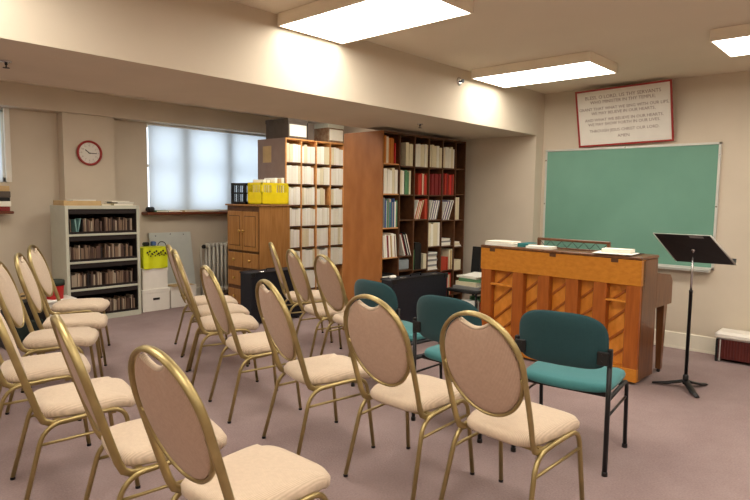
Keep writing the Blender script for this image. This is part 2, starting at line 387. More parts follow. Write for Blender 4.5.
BZ0, BY0, BZ1, BY1 = .46, -.213, 1.033, -.389           # back plane line
def bp(x, z, off=0):
    s = (z-BZ0)/(BZ1-BZ0); y = BY0+(BY1-BY0)*s
    nrm = Vector((0, (BZ1-BZ0), -(BY1-BY0))).normalized()   # towards the sitter (+y)
    return Vector((x, y, z))+nrm*off
BN = Vector((0, BZ1-BZ0, -(BY1-BY0))).normalized()
ZM, ZT, ZO = .80, 1.020, .552
def make_chair():
    t = thing('banquet_chair', '', 'chair')
    # seat cushion
    m = MB()
    def half(z): return 0
    nu, nv = 15, 15
    def outline(a):            # rounded trapezoid, superellipse
        c, s = math.cos(a), math.sin(a); e = .42
        x = math.copysign(abs(c)**e, c); y = math.copysign(abs(s)**e, s)
        w = .205+.018*y
        return x*w, .015+y*.235
    rings = []
    prof = [(.0, .498), (.5, .497), (.8, .492), (.94, .483), (1.0, .462), (.995, .440), (.95, .428), (.5, .426), (0, .426)]
    N = 40
    for r, z in prof:
        if r == 0: rings.append([m.v((0, .015, z))]); continue
        ring = []
        for k in range(N):
            x, y = outline(2*math.pi*k/N); ring.append(m.v((x*r, .015+(y-.015)*r, z-(.012*r if y > .2 else 0))))
        rings.append(ring)
    for A, B in zip(rings, rings[1:]):
        for k in range(N):
            q = (k+1) % N
            if len(A) == 1: m.f([A[0], B[q], B[k]], True)
            elif len(B) == 1: m.f([A[k], A[q], B[0]], True)
            else: m.f([A[k], A[q], B[q], B[k]], True)
    m.build('seat', M['beige'], t)
    # back frame: one bent tube from under the seat over the arch
    m = MB(); a = .2085
    L = [Vector((-.185, .0, .418)), Vector((-.195, -.10, .412)), Vector((-.2, -.165, .414)), Vector((-.202, -.197, .432)), bp(-.204, .475)]
    L += [bp(-.2085, .55), bp(-.211, .65), bp(-.2115, .73)]
    arch = [bp(-.2115*math.cos(th), ZM+(ZT-ZM)*math.sin(th)) for th in [math.pi*k/24 for k in range(25)]]
    P = L+arch+[Vector((-p.x, p.y, p.z)) for p in reversed(L)]
    m.sweep(P, .0095, .0165, up=BN, n=10)
    m.build('back_frame', M['gold'], t)
    m = MB()
    P = [bp(-.2*math.cos(th), ZM-.03-(ZM-.03-ZO)*math.sin(th)) for th in [math.pi*k/28 for k in range(29)]]
    m.sweep(P, .008, .013, up=BN, n=8); m.build('back_ring', M['gold'], t)
    # back pad with the hand-hold notch at the top
    def rim(th):
        c, s = math.cos(th), math.sin(th)
        if s >= 0:
            x, z = .198*c, ZM-.015+(ZT-.01-ZM+.015)*s
            w = abs(x)/.078
            if w < 1: z = min(z, ZM-.015+(ZT-.01-ZM+.015)*math.sqrt(1-(.078/.198)**2)-.030*math.cos(w*math.pi/2)-.010)
        else: x, z = .198*c, ZM-.015+(ZM-.015-ZO-.005)*s
        return x, z
    m = MB(); N = 72; zc = .79
    def sidepad(off_edge, off_mid, mb):
        rings = []
        for r in (1, .97, .9, .7, .4, .0):
            off = off_edge+(off_mid-off_edge)*math.sqrt(max(0, 1-r**2.2)) if r < 1 else off_edge
            if r == 0: rings.append([mb.v(bp(0, zc, off))]); continue
            rings.append([mb.v(bp(rim(2*math.pi*k/N)[0]*r, zc+(rim(2*math.pi*k/N)[1]-zc)*r, off)) for k in range(N)])
        for A, B in zip(rings, rings[1:]):
            for k in range(N):
                q = (k+1) % N
                if len(B) == 1: mb.f([A[k], A[q], B[0]], True)
                else: mb.f([A[k], A[q], B[q], B[k]], True)
        return rings[0]
    A = sidepad(0, .030, m); B = sidepad(-.001, -.0015, m)
    m.build('backrest', M['beige'], t)
    m = MB(); A = sidepad(-.0015, -.017, m); m.f(A[::-1]); m.build('back_cover', M['beigeshaded'], t)
    m = MB()
    P = []
    for k in range(13):
        w = -1+2*k/12; P.append(bp(.078*w, ZM-.015+(ZT-.01-ZM+.015)*math.sqrt(1-(.078/.198)**2)-.030*math.cos(w*math.pi/2)-.008, .004))
    m.sweep(P, .008, .012, up=BN, n=8); m.build('handhold_edge', M['beige'], t)
    # buttons
    # leg frames
    for s in (-1, 1):
        m = MB()
        P = fillet([(s*.235, -.298, .012), (s*.212, -.196, .412), (s*.213, .0, .428), (s*.216, .165, .436), (s*.231, .212, .012)], [.09, .01, .075], 7)
        m.sweep(P, .0115, n=8, up=(1, 0, 0)); m.build('leg_frame', M['gold'], t)
        m = MB(); P = [(s*.2195, -.222, .325), (s*.2205, .180, .345)]
        m.sweep(P, .0075, n=8, up=(0, 0, 1)); m.build('stretcher', M['gold'], t)
        for (x, y) in ((s*.235, -.298), (s*.231, .212)):
            m = MB(); m.lathe([(.0125, 0), (.0125, .011), (.0115, .013)], (x, y, 0), 10); m.build('foot_cap', M['blackplastic'], t)
    for y in (-.15, .10):
        m = MB(); m.box(-.2, .2, y, y+.025, .405, .43); m.build('seat_support', M['gold'], t)
    return t
chair0 = make_chair()
chairs = [
 (2.473, 1.314, -4, 'beige banquet chair nearest the camera in the middle row, beside the front teal chair'),
 (2.461, 1.924, -1.8, 'second beige banquet chair in the middle row from the camera, full round back toward us'),
 (2.401, 2.588, -15.2, 'third beige banquet chair in the middle row from the camera, turned slightly right'),
 (2.52, 3.392, -17, 'fourth beige banquet chair in the middle row from the camera'),
 (2.733, 4.14, -26, 'fifth beige banquet chair in the middle row from the camera'),
 (2.965, 4.60, -21.9, 'sixth beige banquet chair of the middle row, second from far end'),
 (3.176, 5.089, -20.8, 'last beige banquet chair at the far end of the middle row, before the white boxes'),
 (1.249, 1.735, 1, 'nearest beige banquet chair in the left row, largest in the picture at bottom left'),
 (1.215, 2.35, -12, 'second beige banquet chair in the left row from the camera, back seen almost edge-on'),
 (1.182, 3.115, -11.4, 'third beige banquet chair in the left row, its back cut by the picture edge'),
 (1.24, 3.83, -15, 'fourth beige banquet chair in the left row, only its seat showing at the left edge'),
 (1.585, 4.53, -28, 'fifth beige banquet chair in the left row, oval back touching the left picture edge'),
 (1.875, 5.03, -26, 'sixth beige banquet chair in the left row, second from its far end'),
 (2.19, 5.74, -32, 'farthest beige banquet chair of the left row, in front of the grey media cabinet'),
 (3.64, 3.46, -15, 'nearest beige banquet chair of the short far row, before the tall orange wood panel'),
 (3.75, 3.97, -21, 'middle-left beige banquet chair of the short far row, beyond the nearest one'),
 (4.075, 4.66, -31, 'thin-looking beige banquet chair of the short far row beside the oak cabinet'),
]
for i, (x, y, a, lab) in enumerate(chairs):
    g = 'middle row of banquet chairs' if i < 7 else 'left row of banquet chairs' if i < 14 else 'short far row of banquet chairs'
    rz = R(a)-math.pi/2
    if i == 0:
        chair0.location = (x, y, 0); chair0.rotation_euler = (0, 0, rz); chair0['label'] = lab; chair0['group'] = g
    else: dup(chair0, (x, y, 0), rz, lab, g)

# ------------------------------------------------------------------ teal chairs
def make_teal():
    t = thing('stacking_chair', '', 'chair')
    m = MB(); N = 40; rings = []
    def outline(a):
        c, s = math.cos(a), math.sin(a); e = .42
        return math.copysign(abs(c)**e, c)*.258, .06+math.copysign(abs(s)**e, s)*.262
    for r, z in [(0, .497), (.6, .495), (.88, .490), (.97, .480), (1, .462), (.985, .444), (.9, .438), (0, .438)]:
        if r == 0: rings.append([m.v((0, .06, z))]); continue
        ring = []
        for k in range(N):
            x, y = outline(2*math.pi*k/N); yy = .06+(y-.06)*r
            ring.append(m.v((x*r, yy, z-.03*max(0, (yy-.2)/.12)**2-.010*max(0, 1-abs(x*r)/.24))))
        rings.append(ring)
    for A, B in zip(rings, rings[1:]):
        for k in range(N):
            q = (k+1) % N
            if len(A) == 1: m.f([A[0], B[q], B[k]], True)
            elif len(B) == 1: m.f([A[k], A[q], B[0]], True)
            else: m.f([A[k], A[q], B[q], B[k]], True)
    m.build('seat', M['teal'], t)
    # backrest: curved slab with rounded top
    m = MB(); hw, z0, z1 = .252, .575, .885; N = 60
    def rim(th):
        c, s = math.cos(th), math.sin(th); e = .38 if s < 0 else .70
        return math.copysign(abs(c)**(.4 if s < 0 else .62), c)*hw, (z0+z1)/2+math.copysign(abs(s)**e, s)*(z1-z0)/2
    def q(x, z, off): return (x, -.235-.12*(z-z0)+.55*x*x+off, z)
    def side(e0, e1):
        rings = []
        for r in (1, .975, .93, .75, .45, 0):
            off = e0+(e1-e0)*math.sqrt(max(0, 1-r**4))
            if r == 0: rings.append([m.v(q(0, (z0+z1)/2, off))]); continue
            rings.append([m.v(q(rim(2*math.pi*k/N)[0]*r, (z0+z1)/2+(rim(2*math.pi*k/N)[1]-(z0+z1)/2)*r, off)) for k in range(N)])
        for A, B in zip(rings, rings[1:]):
            for k in range(N):
                j = (k+1) % N
                if len(B) == 1: m.f([A[k], A[j], B[0]], True)
                else: m.f([A[k], A[j], B[j], B[k]], True)
    side(0, .026); m.build('backrest', M['teal'], t)
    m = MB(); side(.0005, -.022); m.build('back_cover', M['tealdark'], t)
    for s in (-1, 1):
        m = MB(); m.sweep([(s*.262, -.222, .01), (s*.262, -.222, .70)], .0135, .0135, n=10, up=(1, 0, 0)); m.build('rear_post', M['black'], t)
        m = MB(); m.sweep(fillet([(s*.262, -.222, .425), (s*.262, .215, .43), (s*.262, .245, .01)], [.06], 7), .012, n=10, up=(1, 0, 0)); m.build('front_leg', M['black'], t)
        m = MB(); m.sweep([(s*.262, -.215, .33), (s*.262, .2, .33)], .007, n=8, up=(1, 0, 0)); m.build('stretcher', M['black'], t)
        m = MB(); m.box(s*.262-.012, s*.262+.012, -.236, -.206, .60, .705, .004); m.box(min(s*.262, s*.20), max(s*.262, s*.20), -.252, -.238, .615, .69, .004)
        for zz in (.635, .67): m.lathe([(.006, -.256), (.006, -.250)], (s*.225, 0, zz), 8, 'y')
        m.build('back_bracket', M['blackplastic'], t)
        for y in (-.222, .245):
            m = MB(); m.lathe([(.016, 0), (.016, .02), (.0135, .025)], (s*.262, y, 0), 10); m.build('foot_cap', M['blackplastic'], t)
    for y in (-.15, .13):
        m = MB(); m.box(-.262, .262, y, y+.03, .415, .44); m.build('crossbar', M['black'], t)
    return t
tc = make_teal()
tl = [(3.34, 1.44, 7, 'teal stacking chair nearest the camera, directly behind the piano and fully in view'),
      (3.28, 2.15, 0, 'middle teal stacking chair, partly hidden behind the nearest round-backed beige chair'),
      (3.47, 2.92, -8, 'farthest teal stacking chair, mostly hidden behind a round-backed beige chair, below the orange panel')]
for i, (x, y, a, lab) in enumerate(tl):
    if i == 0: tc.location = (x, y, 0); tc.rotation_euler = (0, 0, R(a)-math.pi/2); tc['label'] = lab; tc['group'] = 'teal stacking chairs'
    else: dup(tc, (x, y, 0), R(a)-math.pi/2, lab, 'teal stacking chairs')

# ------------------------------------------------------------------ piano  (local: x = into the case (towards board), y = along length, origin rear right base)
pn = thing('upright_piano', 'upright piano seen from its open amber wooden back, in front of the green chalkboard', 'piano', (4.905, 1.578, 0), R(-3.4))
LN = 1.555
m = MB(); m.box(.035, .335, 0, .028, .03, 1.02, .003); m.build('side_panel', M['walnut'], pn)
m = MB(); m.box(.035, .335, LN-.028, LN, .03, 1.02, .003); m.build('side_panel', M['walnut'], pn)
for c in (1.49, 1.135, .868, .592, .34, .062):
    w = .058; m = MB(); m.box(0, .07, c-w, c+w, .02, .815, .004); m.build('back_post', M['pianopost'], pn)
m = MB(); m.box(-.006, .08, 0, LN, .812, 1.022, .004); m.build('top_beam', M['pianorange'], pn)
m = MB(); m.box(-.004, .08, .002, LN-.002, .02, .13, .004); m.build('bottom_beam', M['pianorange'], pn)
m = MB(); m.box(.075, .09, .03, LN-.03, .1, .82); sbd = m.build('soundboard', M['soundboard'], pn)
bays = [(.12, .282), (.398, .534), (.65, .81), (.926, 1.077), (1.193, 1.432)]
for (a, b) in bays:
    for k in range(4):
        z = .14+.165*k; w = b-a; m = MB()
        # rib climbs towards the right end (towards y=0)
        m.hexa([(.058, b, z), (.076, b, z), (.076, a, z+w*.85), (.058, a, z+w*.85)], [(.058, b, z+.022), (.076, b, z+.022), (.076, a, z+w*.85+.022), (.058, a, z+w*.85+.022)])
        m.build('rib', M['pianopost'], sbd)
for a, b in ((bays[0]), (bays[4])):
    m = MB(); m.box(.0, .03, a-.01, b+.01, .665, .685, .004); m.build('carrying_handle', M['soundboard'], pn)
m = MB(); m.box(-.012, .345, -.004, LN+.006, 1.022, 1.050, .008); m.build('lid', M['walnut'], pn)
for c in (.22, .78, 1.42):
    m = MB(); m.box(-.010, -.005, c-.03, c+.03, .992, 1.022); m.build('lid_hinge', M['shelfdark'], pn)
# upper front, keybed, fallboard, arms
m = MB(); m.box(.30, .335, .028, LN-.028, .03, .60); m.build('lower_panel', M['walnut'], pn)
m = MB(); m.box(.28, .31, .028, LN-.028, .85, 1.02); m.build('upper_panel', M['walnut'], pn)
for y in (0, LN-.05):
    m = MB(); m.prism([(.335, .60), (.695, .60), (.695, .80), (.64, .86), (.42, .885), (.335, .90)], y, y+.05, 'y'); m.build('arm', M['walnut'], pn)
m = MB(); m.box(.31, .695, .05, LN-.05, .60, .66, .004); m.build('keybed', M['walnut'], pn)
m = MB(); m.box(.31, .62, .05, LN-.05, .76, .80, .006); m.build('fallboard', M['walnut'], pn)
m = MB(); m.box(.55, .68, .06, LN-.06, .662, .682, .002); m.build('white_keys', M['white'], pn)
for y in (.03, LN-.03):
    m = MB(); m.hexa([(.535, y-.02, .03), (.575, y-.02, .03), (.575, y+.02, .03), (.535, y+.02, .03)], [(.52, y-.032, .60), (.59, y-.032, .60), (.59, y+.032, .60), (.52, y+.032, .60)])
    lg = m.build('leg', M['walnut'], pn)
    m = MB(); m.lathe([(.012, .0), (.017, .012), (.012, .03)], (.555, y, 0), 10); m.build('caster', M['blackplastic'], lg)
# music rack with lattice
rk = thing('music_rack', 'brown wooden music rack with a zigzag lattice rising above the piano lid', 'music rack', (4.905, 1.578, 0), R(-3.4))
m = MB(); m.box(.20, .222, .36, 1.06, 1.118, 1.142, .004); m.box(.20, .222, .36, 1.06, 1.0505, 1.062, .003)
m.box(.20, .222, .36, .385, 1.055, 1.13); m.box(.20, .222, 1.035, 1.06, 1.055, 1.13); m.build('rack_frame', M['walnut'], rk)
m = MB(); n = 12
for k in range(n):
    a = .385+.65*k/n; b = .385+.65*(k+1)/n; z0, z1 = (1.063, 1.118) if k % 2 else (1.118, 1.063)
    m.sweep([(.211, a, z0), (.211, b, z1)], .0028, n=6, up=(1, 0, 0))
m.build('lattice', M['blackplastic'], rk)
def on_piano(name, label, cat, x0, x1, y0, y1, z0, z1, mat, rz=0, bev=.002):
    cx, cyy = (x0+x1)/2, (y0+y1)/2
    T = Matrix.Translation((4.905, 1.578, 0)) @ Matrix.Rotation(R(-3.4), 4, 'Z')
    p = T @ Vector((cx, cyy, z0))
    o = box_obj(name, mat, (x0-cx, x1-cx, y0-cyy, y1-cyy, 0, z1-z0), None, bev, p, (0, 0, R(-3.4)+rz))
    return tag(o, label, cat)
def bookmesh(mb, w, d, h, t=.003):
    """flat book: w (x) d (y) h (z), spine at -x; material 0 cover, 1 pages"""
    mb.mi = 0; mb.box(-w/2, w/2, -d/2, d/2, 0, t); mb.box(-w/2, w/2, -d/2, d/2, h-t, h); mb.box(-w/2, -w/2+t, -d/2, d/2, t, h-t)
    mb.mi = 1; mb.box(-w/2+t, w/2-.004, -d/2+.004, d/2-.004, t, h-t); mb.mi = 0
def flatbook(name, label, cat, loc, w, d, h, cover, rz=0, group=None):
    m = MB(); bookmesh(m, w, d, h); o = m.build(name, [cover, M['paper']], None, loc, (0, 0, rz)); return tag(o, label, cat, group)
def PL(x, y, z): return Matrix.Translation((4.905, 1.578, 0)) @ Matrix.Rotation(R(-3.4), 4, 'Z') @ Vector((x, y, z))
flatbook('book', 'pale book at the bottom of the pile on the left end of the piano lid', 'book', PL(.10, 1.36, 1.0505), .21, .30, .026, M['paperb'])
flatbook('book', 'upper pale book of the pile on the left end of the piano lid', 'book', PL(.10, 1.37, 1.077), .20, .28, .016, M['paper'], R(3))
flatbook('folder', 'teal folder lying on the piano lid between two pale books', 'folder', PL(.17, 1.135, 1.0505), .20, .115, .034, M['tealcard'], R(-3))
flatbook('book', 'grey-white book on the piano lid just left of the music rack', 'book', PL(.08, .945, 1.0505), .15, .24, .022, M['paperb'], R(4))
on_piano('notebook', 'small black notebook lying on the right end of the piano lid', 'notebook', .02, .30, .10, .22, 1.0505, 1.057, M['blackplastic'])
on_piano('loose_papers', 'white sheets of paper overhanging the right end of the piano lid', 'papers', -.03, .22, .10, .42, 1.0575, 1.063, M['paperb'], R(8))
tb = thing('tissue_box', 'flat white tissue box on the papers at the right end of the piano', 'tissue box', PL(.12, .25, 1.0635), R(5))
m = MB(); m.box(-.06, .06, -.12, .12, 0, .032, .003); m.build('carton', M['paper'], tb)
m = MB(); m.box(-.018, .018, -.05, .05, .032, .034); m.build('tissue', M['paperb'], tb)

# ------------------------------------------------------------------ chalkboard + sign
cb = thing('chalkboard', 'large green chalkboard in a thin aluminium frame on the right wall', 'chalkboard', (XR, 2.32, 1.45))
m = MB(); m.box(-.018, -.002, -.885, .885, -.60, .605); m.build('writing_surface', M['chalk'], cb)
m = MB()
m.box(-.026, -.001, -.905, .905, .60, .622, .002); m.box(-.026, -.001, -.905, .905, -.62, -.598, .002)
m.box(-.026, -.001, -.905, -.883, -.62, .622, .002); m.box(-.026, -.001, .883, .905, -.62, .622, .002)
m.build('frame', M['alu'], cb)
m = MB(); m.prism([(-.001, -.62), (-.085, -.625), (-.09, -.612), (-.098, -.615), (-.092, -.64), (-.001, -.642)], -.88, .88, 'y'); m.build('chalk_tray', M['alu'], cb)
for y, z in ((-.894, .5), (-.894, 0), (.894, .5), (.894, 0), (0, .611)):
    m = MB(); m.box(-.030, -.026, y-.008, y+.008, z-.008, z+.008); m.build('frame_clip', M['chrome'], cb)

# sign, leaning a little, tilted in its plane, foot on the chalkboard frame
pts = {'tl': (2.911, 2.700), 'tr': (1.897, 2.672), 'br': (1.845, 2.085), 'bl': (2.83, 2.080)}
W_, H_ = .985, .605
cyy = 2.37; cz = 2.385; ang = R(1.2)
sg = thing('framed_sign', 'white sign with a red frame and rows of hand lettering above the chalkboard', 'sign', (6.402, 2.335, 2.388))
sg.rotation_euler = (R(-1.2), R(-13), 0)
m = MB(); m.box(-.004, .004, -W_/2, W_/2, -H_/2, H_/2); m.build('sign_board', M['sign'], sg)
m = MB(); w = .019
for a in ((-W_/2, W_/2, H_/2-w, H_/2), (-W_/2, W_/2, -H_/2, -H_/2+w), (-W_/2, -W_/2+w, -H_/2+w, H_/2-w), (W_/2-w, W_/2, -H_/2+w, H_/2-w)): m.box(-.014, .008, *a, bev=.003)
m.build('frame', M['signred'], sg)
def text(body, size, mat, parent, loc, rot, name='lettering', align='CENTER', ext=.0006, spacing=1.0):
    cu = bpy.data.curves.new(name, 'FONT'); cu.body = body; cu.size = size; cu.align_x = align; cu.align_y = 'CENTER'; cu.extrude = ext; cu.space_character = spacing
    cu.resolution_u = 2
    o = bpy.data.objects.new('tmp', cu); C.objects.link(o); dg = bpy.context.evaluated_depsgraph_get()
    me = bpy.data.meshes.new_from_object(o.evaluated_get(dg)); bpy.data.objects.remove(o)
    me.materials.clear(); me.materials.append(mat)
    n = bpy.data.objects.new(name, me); C.objects.link(n); n.parent = parent; n.location = loc; n.rotation_euler = rot; return n
# text faces -X: x axis of text -> -Y world, y axis -> Z
TR = Matrix(((0, 0, -1), (-1, 0, 0), (0, 1, 0))).to_euler()
for body, z, size in (('BLESS, O LORD, US THY SERVANTS', .215, .050), ('WHO MINISTER IN THY TEMPLE;', .165, .046),
                ('GRANT THAT WHAT WE SING WITH OUR LIPS,', .095, .043), ('WE MAY BELIEVE IN OUR HEARTS,', .048, .043),
                ('AND WHAT WE BELIEVE IN OUR HEARTS,', -.022, .043), ('WE MAY SHOW FORTH IN OUR LIVES.', -.069, .043),
                ('THROUGH JESUS CHRIST OUR LORD.', -.14, .043), ('AMEN', -.205, .046)):
    text(body, size, M['ink'], sg, (-.0048, 0, z), TR)

# ------------------------------------------------------------------ music stand
ms = thing('music_stand', 'black conductor music stand right of the piano, desk tilted', 'music stand', (5.11, 1.265, 0))
m = MB()
for a in (100, 215, 335):
    a = R(a); L = .24 if a != R(100) else .24
    P = [(0, 0, .07), (math.cos(a)*.05, math.sin(a)*.05, .052), (math.cos(a)*.14, math.sin(a)*.14, .026), (math.cos(a)*L, math.sin(a)*L, .012)]
    m.sweep(P, [.026, .030, .028, .018], [.012, .012, .011, .007], n=8)
m.lathe([(.022, .04), (.022, .11), (.014, .12)], n=12); m.build('base', M['black'], ms)
m = MB(); m.lathe([(.0135, .1), (.0135, .78), (.015, .78), (.015, .80)], n=12); m.build('lower_tube', M['black'], ms)
m = MB(); m.lathe([(.009, .79), (.009, 1.10)], n=10); m.build('upper_tube', M['chrome'], ms)
# desk corners (world -> local)
TL, TRr, BR, BLl = [Vector(q)-Vector((5.11, 1.265, 0)) for q in ((4.84, 1.485, 1.25), (4.86, 1.095, 1.25), (5.185, .985, 1.02), (5.15, 1.395, 1.02))]
nrm = (TRr-TL).cross(BLl-TL).normalized()
if nrm.x > 0: nrm = -nrm
m = MB(); tck = nrm*.004
m.hexa([TL, TRr, BR, BLl], [q+tck for q in (TL, TRr, BR, BLl)]); dk = m.build('desk', M['black'], ms)
m = MB(); inn = -nrm*.03
def flange(a, b, mb): mb.hexa([a, b, b+tck, a+tck], [a+inn, b+inn, b+inn+tck*.5, a+inn+tck*.5])
m.sweep([TL, BLl], .006, n=6); m.sweep([TL, TRr], .003, n=6); m.sweep([TRr, BR], .006, n=6)
m.build('bare_metal_edge', M['alu'], dk)
m = MB(); m.hexa([BLl, BR, BR+tck, BLl+tck], [BLl-nrm*.05, BR-nrm*.05, BR-nrm*.05+Vector((0, 0, .004)), BLl-nrm*.05+Vector((0, 0, .004))]); m.build('lip', M['black'], dk)
cen = (TL+TRr+BR+BLl)/4
m = MB(); m.sweep([(0, 0, 1.085), cen+nrm*.010], .008, n=8); m.sweep([cen+nrm*.004, cen+nrm*.016], .012, n=10); m.build('tilt_knob', M['chrome'], ms)
m = MB(); a = TL.lerp(TRr, .62)+tck+(BLl-TL)*.02; b = TL.lerp(TRr, .86)+tck+(BLl-TL)*.02; d_ = (BLl-TL)*.07
m.hexa([a, b, b+d_, a+d_], [q+nrm*.001 for q in (a, b, b+d_, a+d_)]); m.build('label_strip', M['grey'], dk)

# ------------------------------------------------------------------ low box by right wall
hb = thing('low_bench', 'low bench with a white top and dark red ribbed front at the right wall', 'bench', (6.345, .755, 0))
m = MB(); m.box(-.11, .10, -.55, .54, .03, .215)
for k in range(44): y = -.535+k*.0245; m.box(-.116, -.11, y, y+.014, .035, .212)
m.build('ribbed_front', M['ribbed'], hb)
m = MB(); m.box(-.128, .11, -.565, .562, .215, .285, .022); m.build('white_top', M['white'], hb)
for y in (-.55, .535):
    for a, b in ((-.122, -.100), (.06, .09)):
        m = MB(); m.box(a, b, y-.008, y+.012, 0, .216, .002); m.build('leg', M['blackplastic'], hb)
m = MB(); m.box(-.124, -.118, .505, .515, .01, .215); m.build('pale_strip', M['alu'], hb)

# ------------------------------------------------------------------ clock
ck = thing('wall_clock', 'round white wall clock with a red rim on the pilaster above the grey cabinet', 'clock', (3.06, 7.575, 1.998))
m = MB(); r = .140
P = [(r*math.cos(2*math.pi*k/40), -.02, r*math.sin(2*math.pi*k/40)) for k in range(40)]
m.sweep(P, .014, .02, up=(0, 1, 0), closed=True, n=10); m.build('rim', M['signred'], ck)
m = MB(); m.lathe([(r, -.0), (r, -.012)], n=40, ax='y'); m.build('face', M['sign'], ck)
m = MB()
for k in range(12):
    a = 2*math.pi*k/12; m.sweep([(math.sin(a)*.118, -.0135, math.cos(a)*.118), (math.sin(a)*.106, -.0135, math.cos(a)*.106)], .002, n=4)
m.build('hour_marks', M['ink'], ck)
TX = Matrix(((1, 0, 0), (0, 0, -1), (0, 1, 0))).to_euler()
for k in range(1, 13):
    a = 2*math.pi*k/12; text(str(k), .026, M['ink'], ck, (math.sin(a)*.090, -.0128, math.cos(a)*.090), TX, 'numeral')
def hand(a, l, w):
    m = MB(); a = R(a); m.sweep([(-math.sin(a)*.015, -.017, -math.cos(a)*.015), (math.sin(a)*l, -.017, math.cos(a)*l)], w, .001, up=(0, 1, 0), n=6); m.build('clock_hand', M['blackplastic'], ck)
hand(308, .062, .005); hand(93, .09, .004)

# ------------------------------------------------------------------ grey media cabinet (four open shelves)
FX0, FX1, FY0, FY1, FH = 2.585, 3.455, 7.10, 7.555, 1.36
fc = thing('media_cabinet', 'pale grey metal cabinet with four open shelves below the red clock', 'cabinet', (FX0, FY0, 0))
w = FX1-FX0; d = FY1-FY0
m = MB(); m.box(0, .035, 0, d, 0, FH, .003); m.box(w-.035, w, 0, d, 0, FH, .003); m.box(.035, w-.035, 0, d, FH-.04, FH, .003); m.box(.035, w-.035, d-.02, d, .0, FH-.04); m.box(.035, w-.035, 0, d-.02, 0, .06)
m.build('carcass', M['metalgrey'], fc)
zs = [.06, .38, .70, 1.02, FH-.04]
for z in zs[1:4]:
    m = MB(); m.box(.035, w-.035, 0, d-.02, z-.012, z+.012, .002); m.build('shelf', M['metalgrey'], fc)
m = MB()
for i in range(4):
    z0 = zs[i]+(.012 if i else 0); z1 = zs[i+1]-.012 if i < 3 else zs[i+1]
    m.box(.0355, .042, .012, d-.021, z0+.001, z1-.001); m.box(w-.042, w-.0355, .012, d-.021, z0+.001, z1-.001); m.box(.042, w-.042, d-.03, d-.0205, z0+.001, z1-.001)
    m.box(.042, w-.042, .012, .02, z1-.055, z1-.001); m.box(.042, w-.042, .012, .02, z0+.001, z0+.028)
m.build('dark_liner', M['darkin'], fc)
casep = {}
for kx in ('cd1', 'cd2', 'cd3', 'darkin'):
    m = MB(); m.box(-.5, .5, 0, 1, 0, 1); casep[kx] = m.build('media_case', M[kx]); casep[kx]['used'] = False
def place(pr, loc, sc, rot, label, cat, group):
    """first use moves the prototype, later uses copy it"""
    if pr.get('used'): o = pr.copy(); C.objects.link(o)
    else: o = pr
    pr['used'] = True
    o['used'] = True
    o.location = loc; o.scale = sc; o.rotation_euler = rot
    o['label'] = label; o['category'] = cat; o['group'] = group; return o
names = ['bottom', 'third', 'second', 'top']
for i in range(4):
    z0 = zs[i]+(.012 if i else 0)+.001
    x = FX0+.052
    while x < FX1-.075:
        if i == 3 and FX0+.085 < x < FX0+.185: x = FX0+.205; continue
        if abs(x-(FX0+w/2)) < .018: x += .036; continue
        th = rnd.uniform(.012, .023); h = rnd.uniform(.14, .19)
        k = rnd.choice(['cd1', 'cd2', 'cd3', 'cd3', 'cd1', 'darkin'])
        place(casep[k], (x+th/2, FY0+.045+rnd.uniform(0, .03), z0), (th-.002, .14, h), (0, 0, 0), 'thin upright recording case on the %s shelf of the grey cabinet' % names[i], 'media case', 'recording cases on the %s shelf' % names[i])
        x += th
m = MB(); m.prism([(0, 0), (.008, 0), (.045, .18), (.032, .18)], 0, .14, 'y'); m.prism([(-.008, 0), (0, 0), (-.012, .17), (-.03, .17)], 0, .14, 'y')
tag(m.build('folder', plain('pale_teal_card', (120, 160, 156), .7), None, (FX0+.14, FY0+.03, zs[3]+.013)), 'teal folder splayed open in a V on the top shelf of the grey cabinet', 'folder')
# on top of the cabinet
def tray(name, label, cat, loc, w, d, h, t, mat, rz=0):
    m = MB(); m.box(-w/2, w/2, -d/2, d/2, 0, t); m.box(-w/2, -w/2+t, -d/2, d/2, t, h); m.box(w/2-t, w/2, -d/2, d/2, t, h); m.box(-w/2+t, w/2-t, -d/2, -d/2+t, t, h); m.box(-w/2+t, w/2-t, d/2-t, d/2, t, h)
    return tag(m.build(name, mat, None, loc, (0, 0, rz)), label, cat)
tray('cardboard_tray', 'tan cardboard tray on the left of the grey cabinet top', 'tray', (2.80, 7.30, FH+.0005), .42, .32, .055, .005, M['manila'])
flatbook('book', 'pinkish-white book in the cardboard tray on the grey cabinet', 'book', (2.84, 7.28, FH+.006), .26, .2, .062, M['paperb'], 0)
flatbook('book', 'cream pad lying in the middle of the grey cabinet top', 'pad', (3.07, 7.26, FH+.0005), .12, .18, .014, M['cream'], R(10))
flatbook('book', 'thick pale book at the bottom right of the grey cabinet top', 'book', (3.29, 7.30, FH+.0005), .24, .28, .022, M['cream'], 0)
flatbook('book', 'green-grey book in the middle of the pile at the right of the grey cabinet top', 'book', (3.31, 7.29, FH+.023), .22, .26, .018, M['grey'], R(4))
flatbook('book', 'white booklet on top of the pile at the right of the grey cabinet top', 'booklet', (3.27, 7.30, FH+.0415), .21, .28, .012, M['paper'], R(-6))

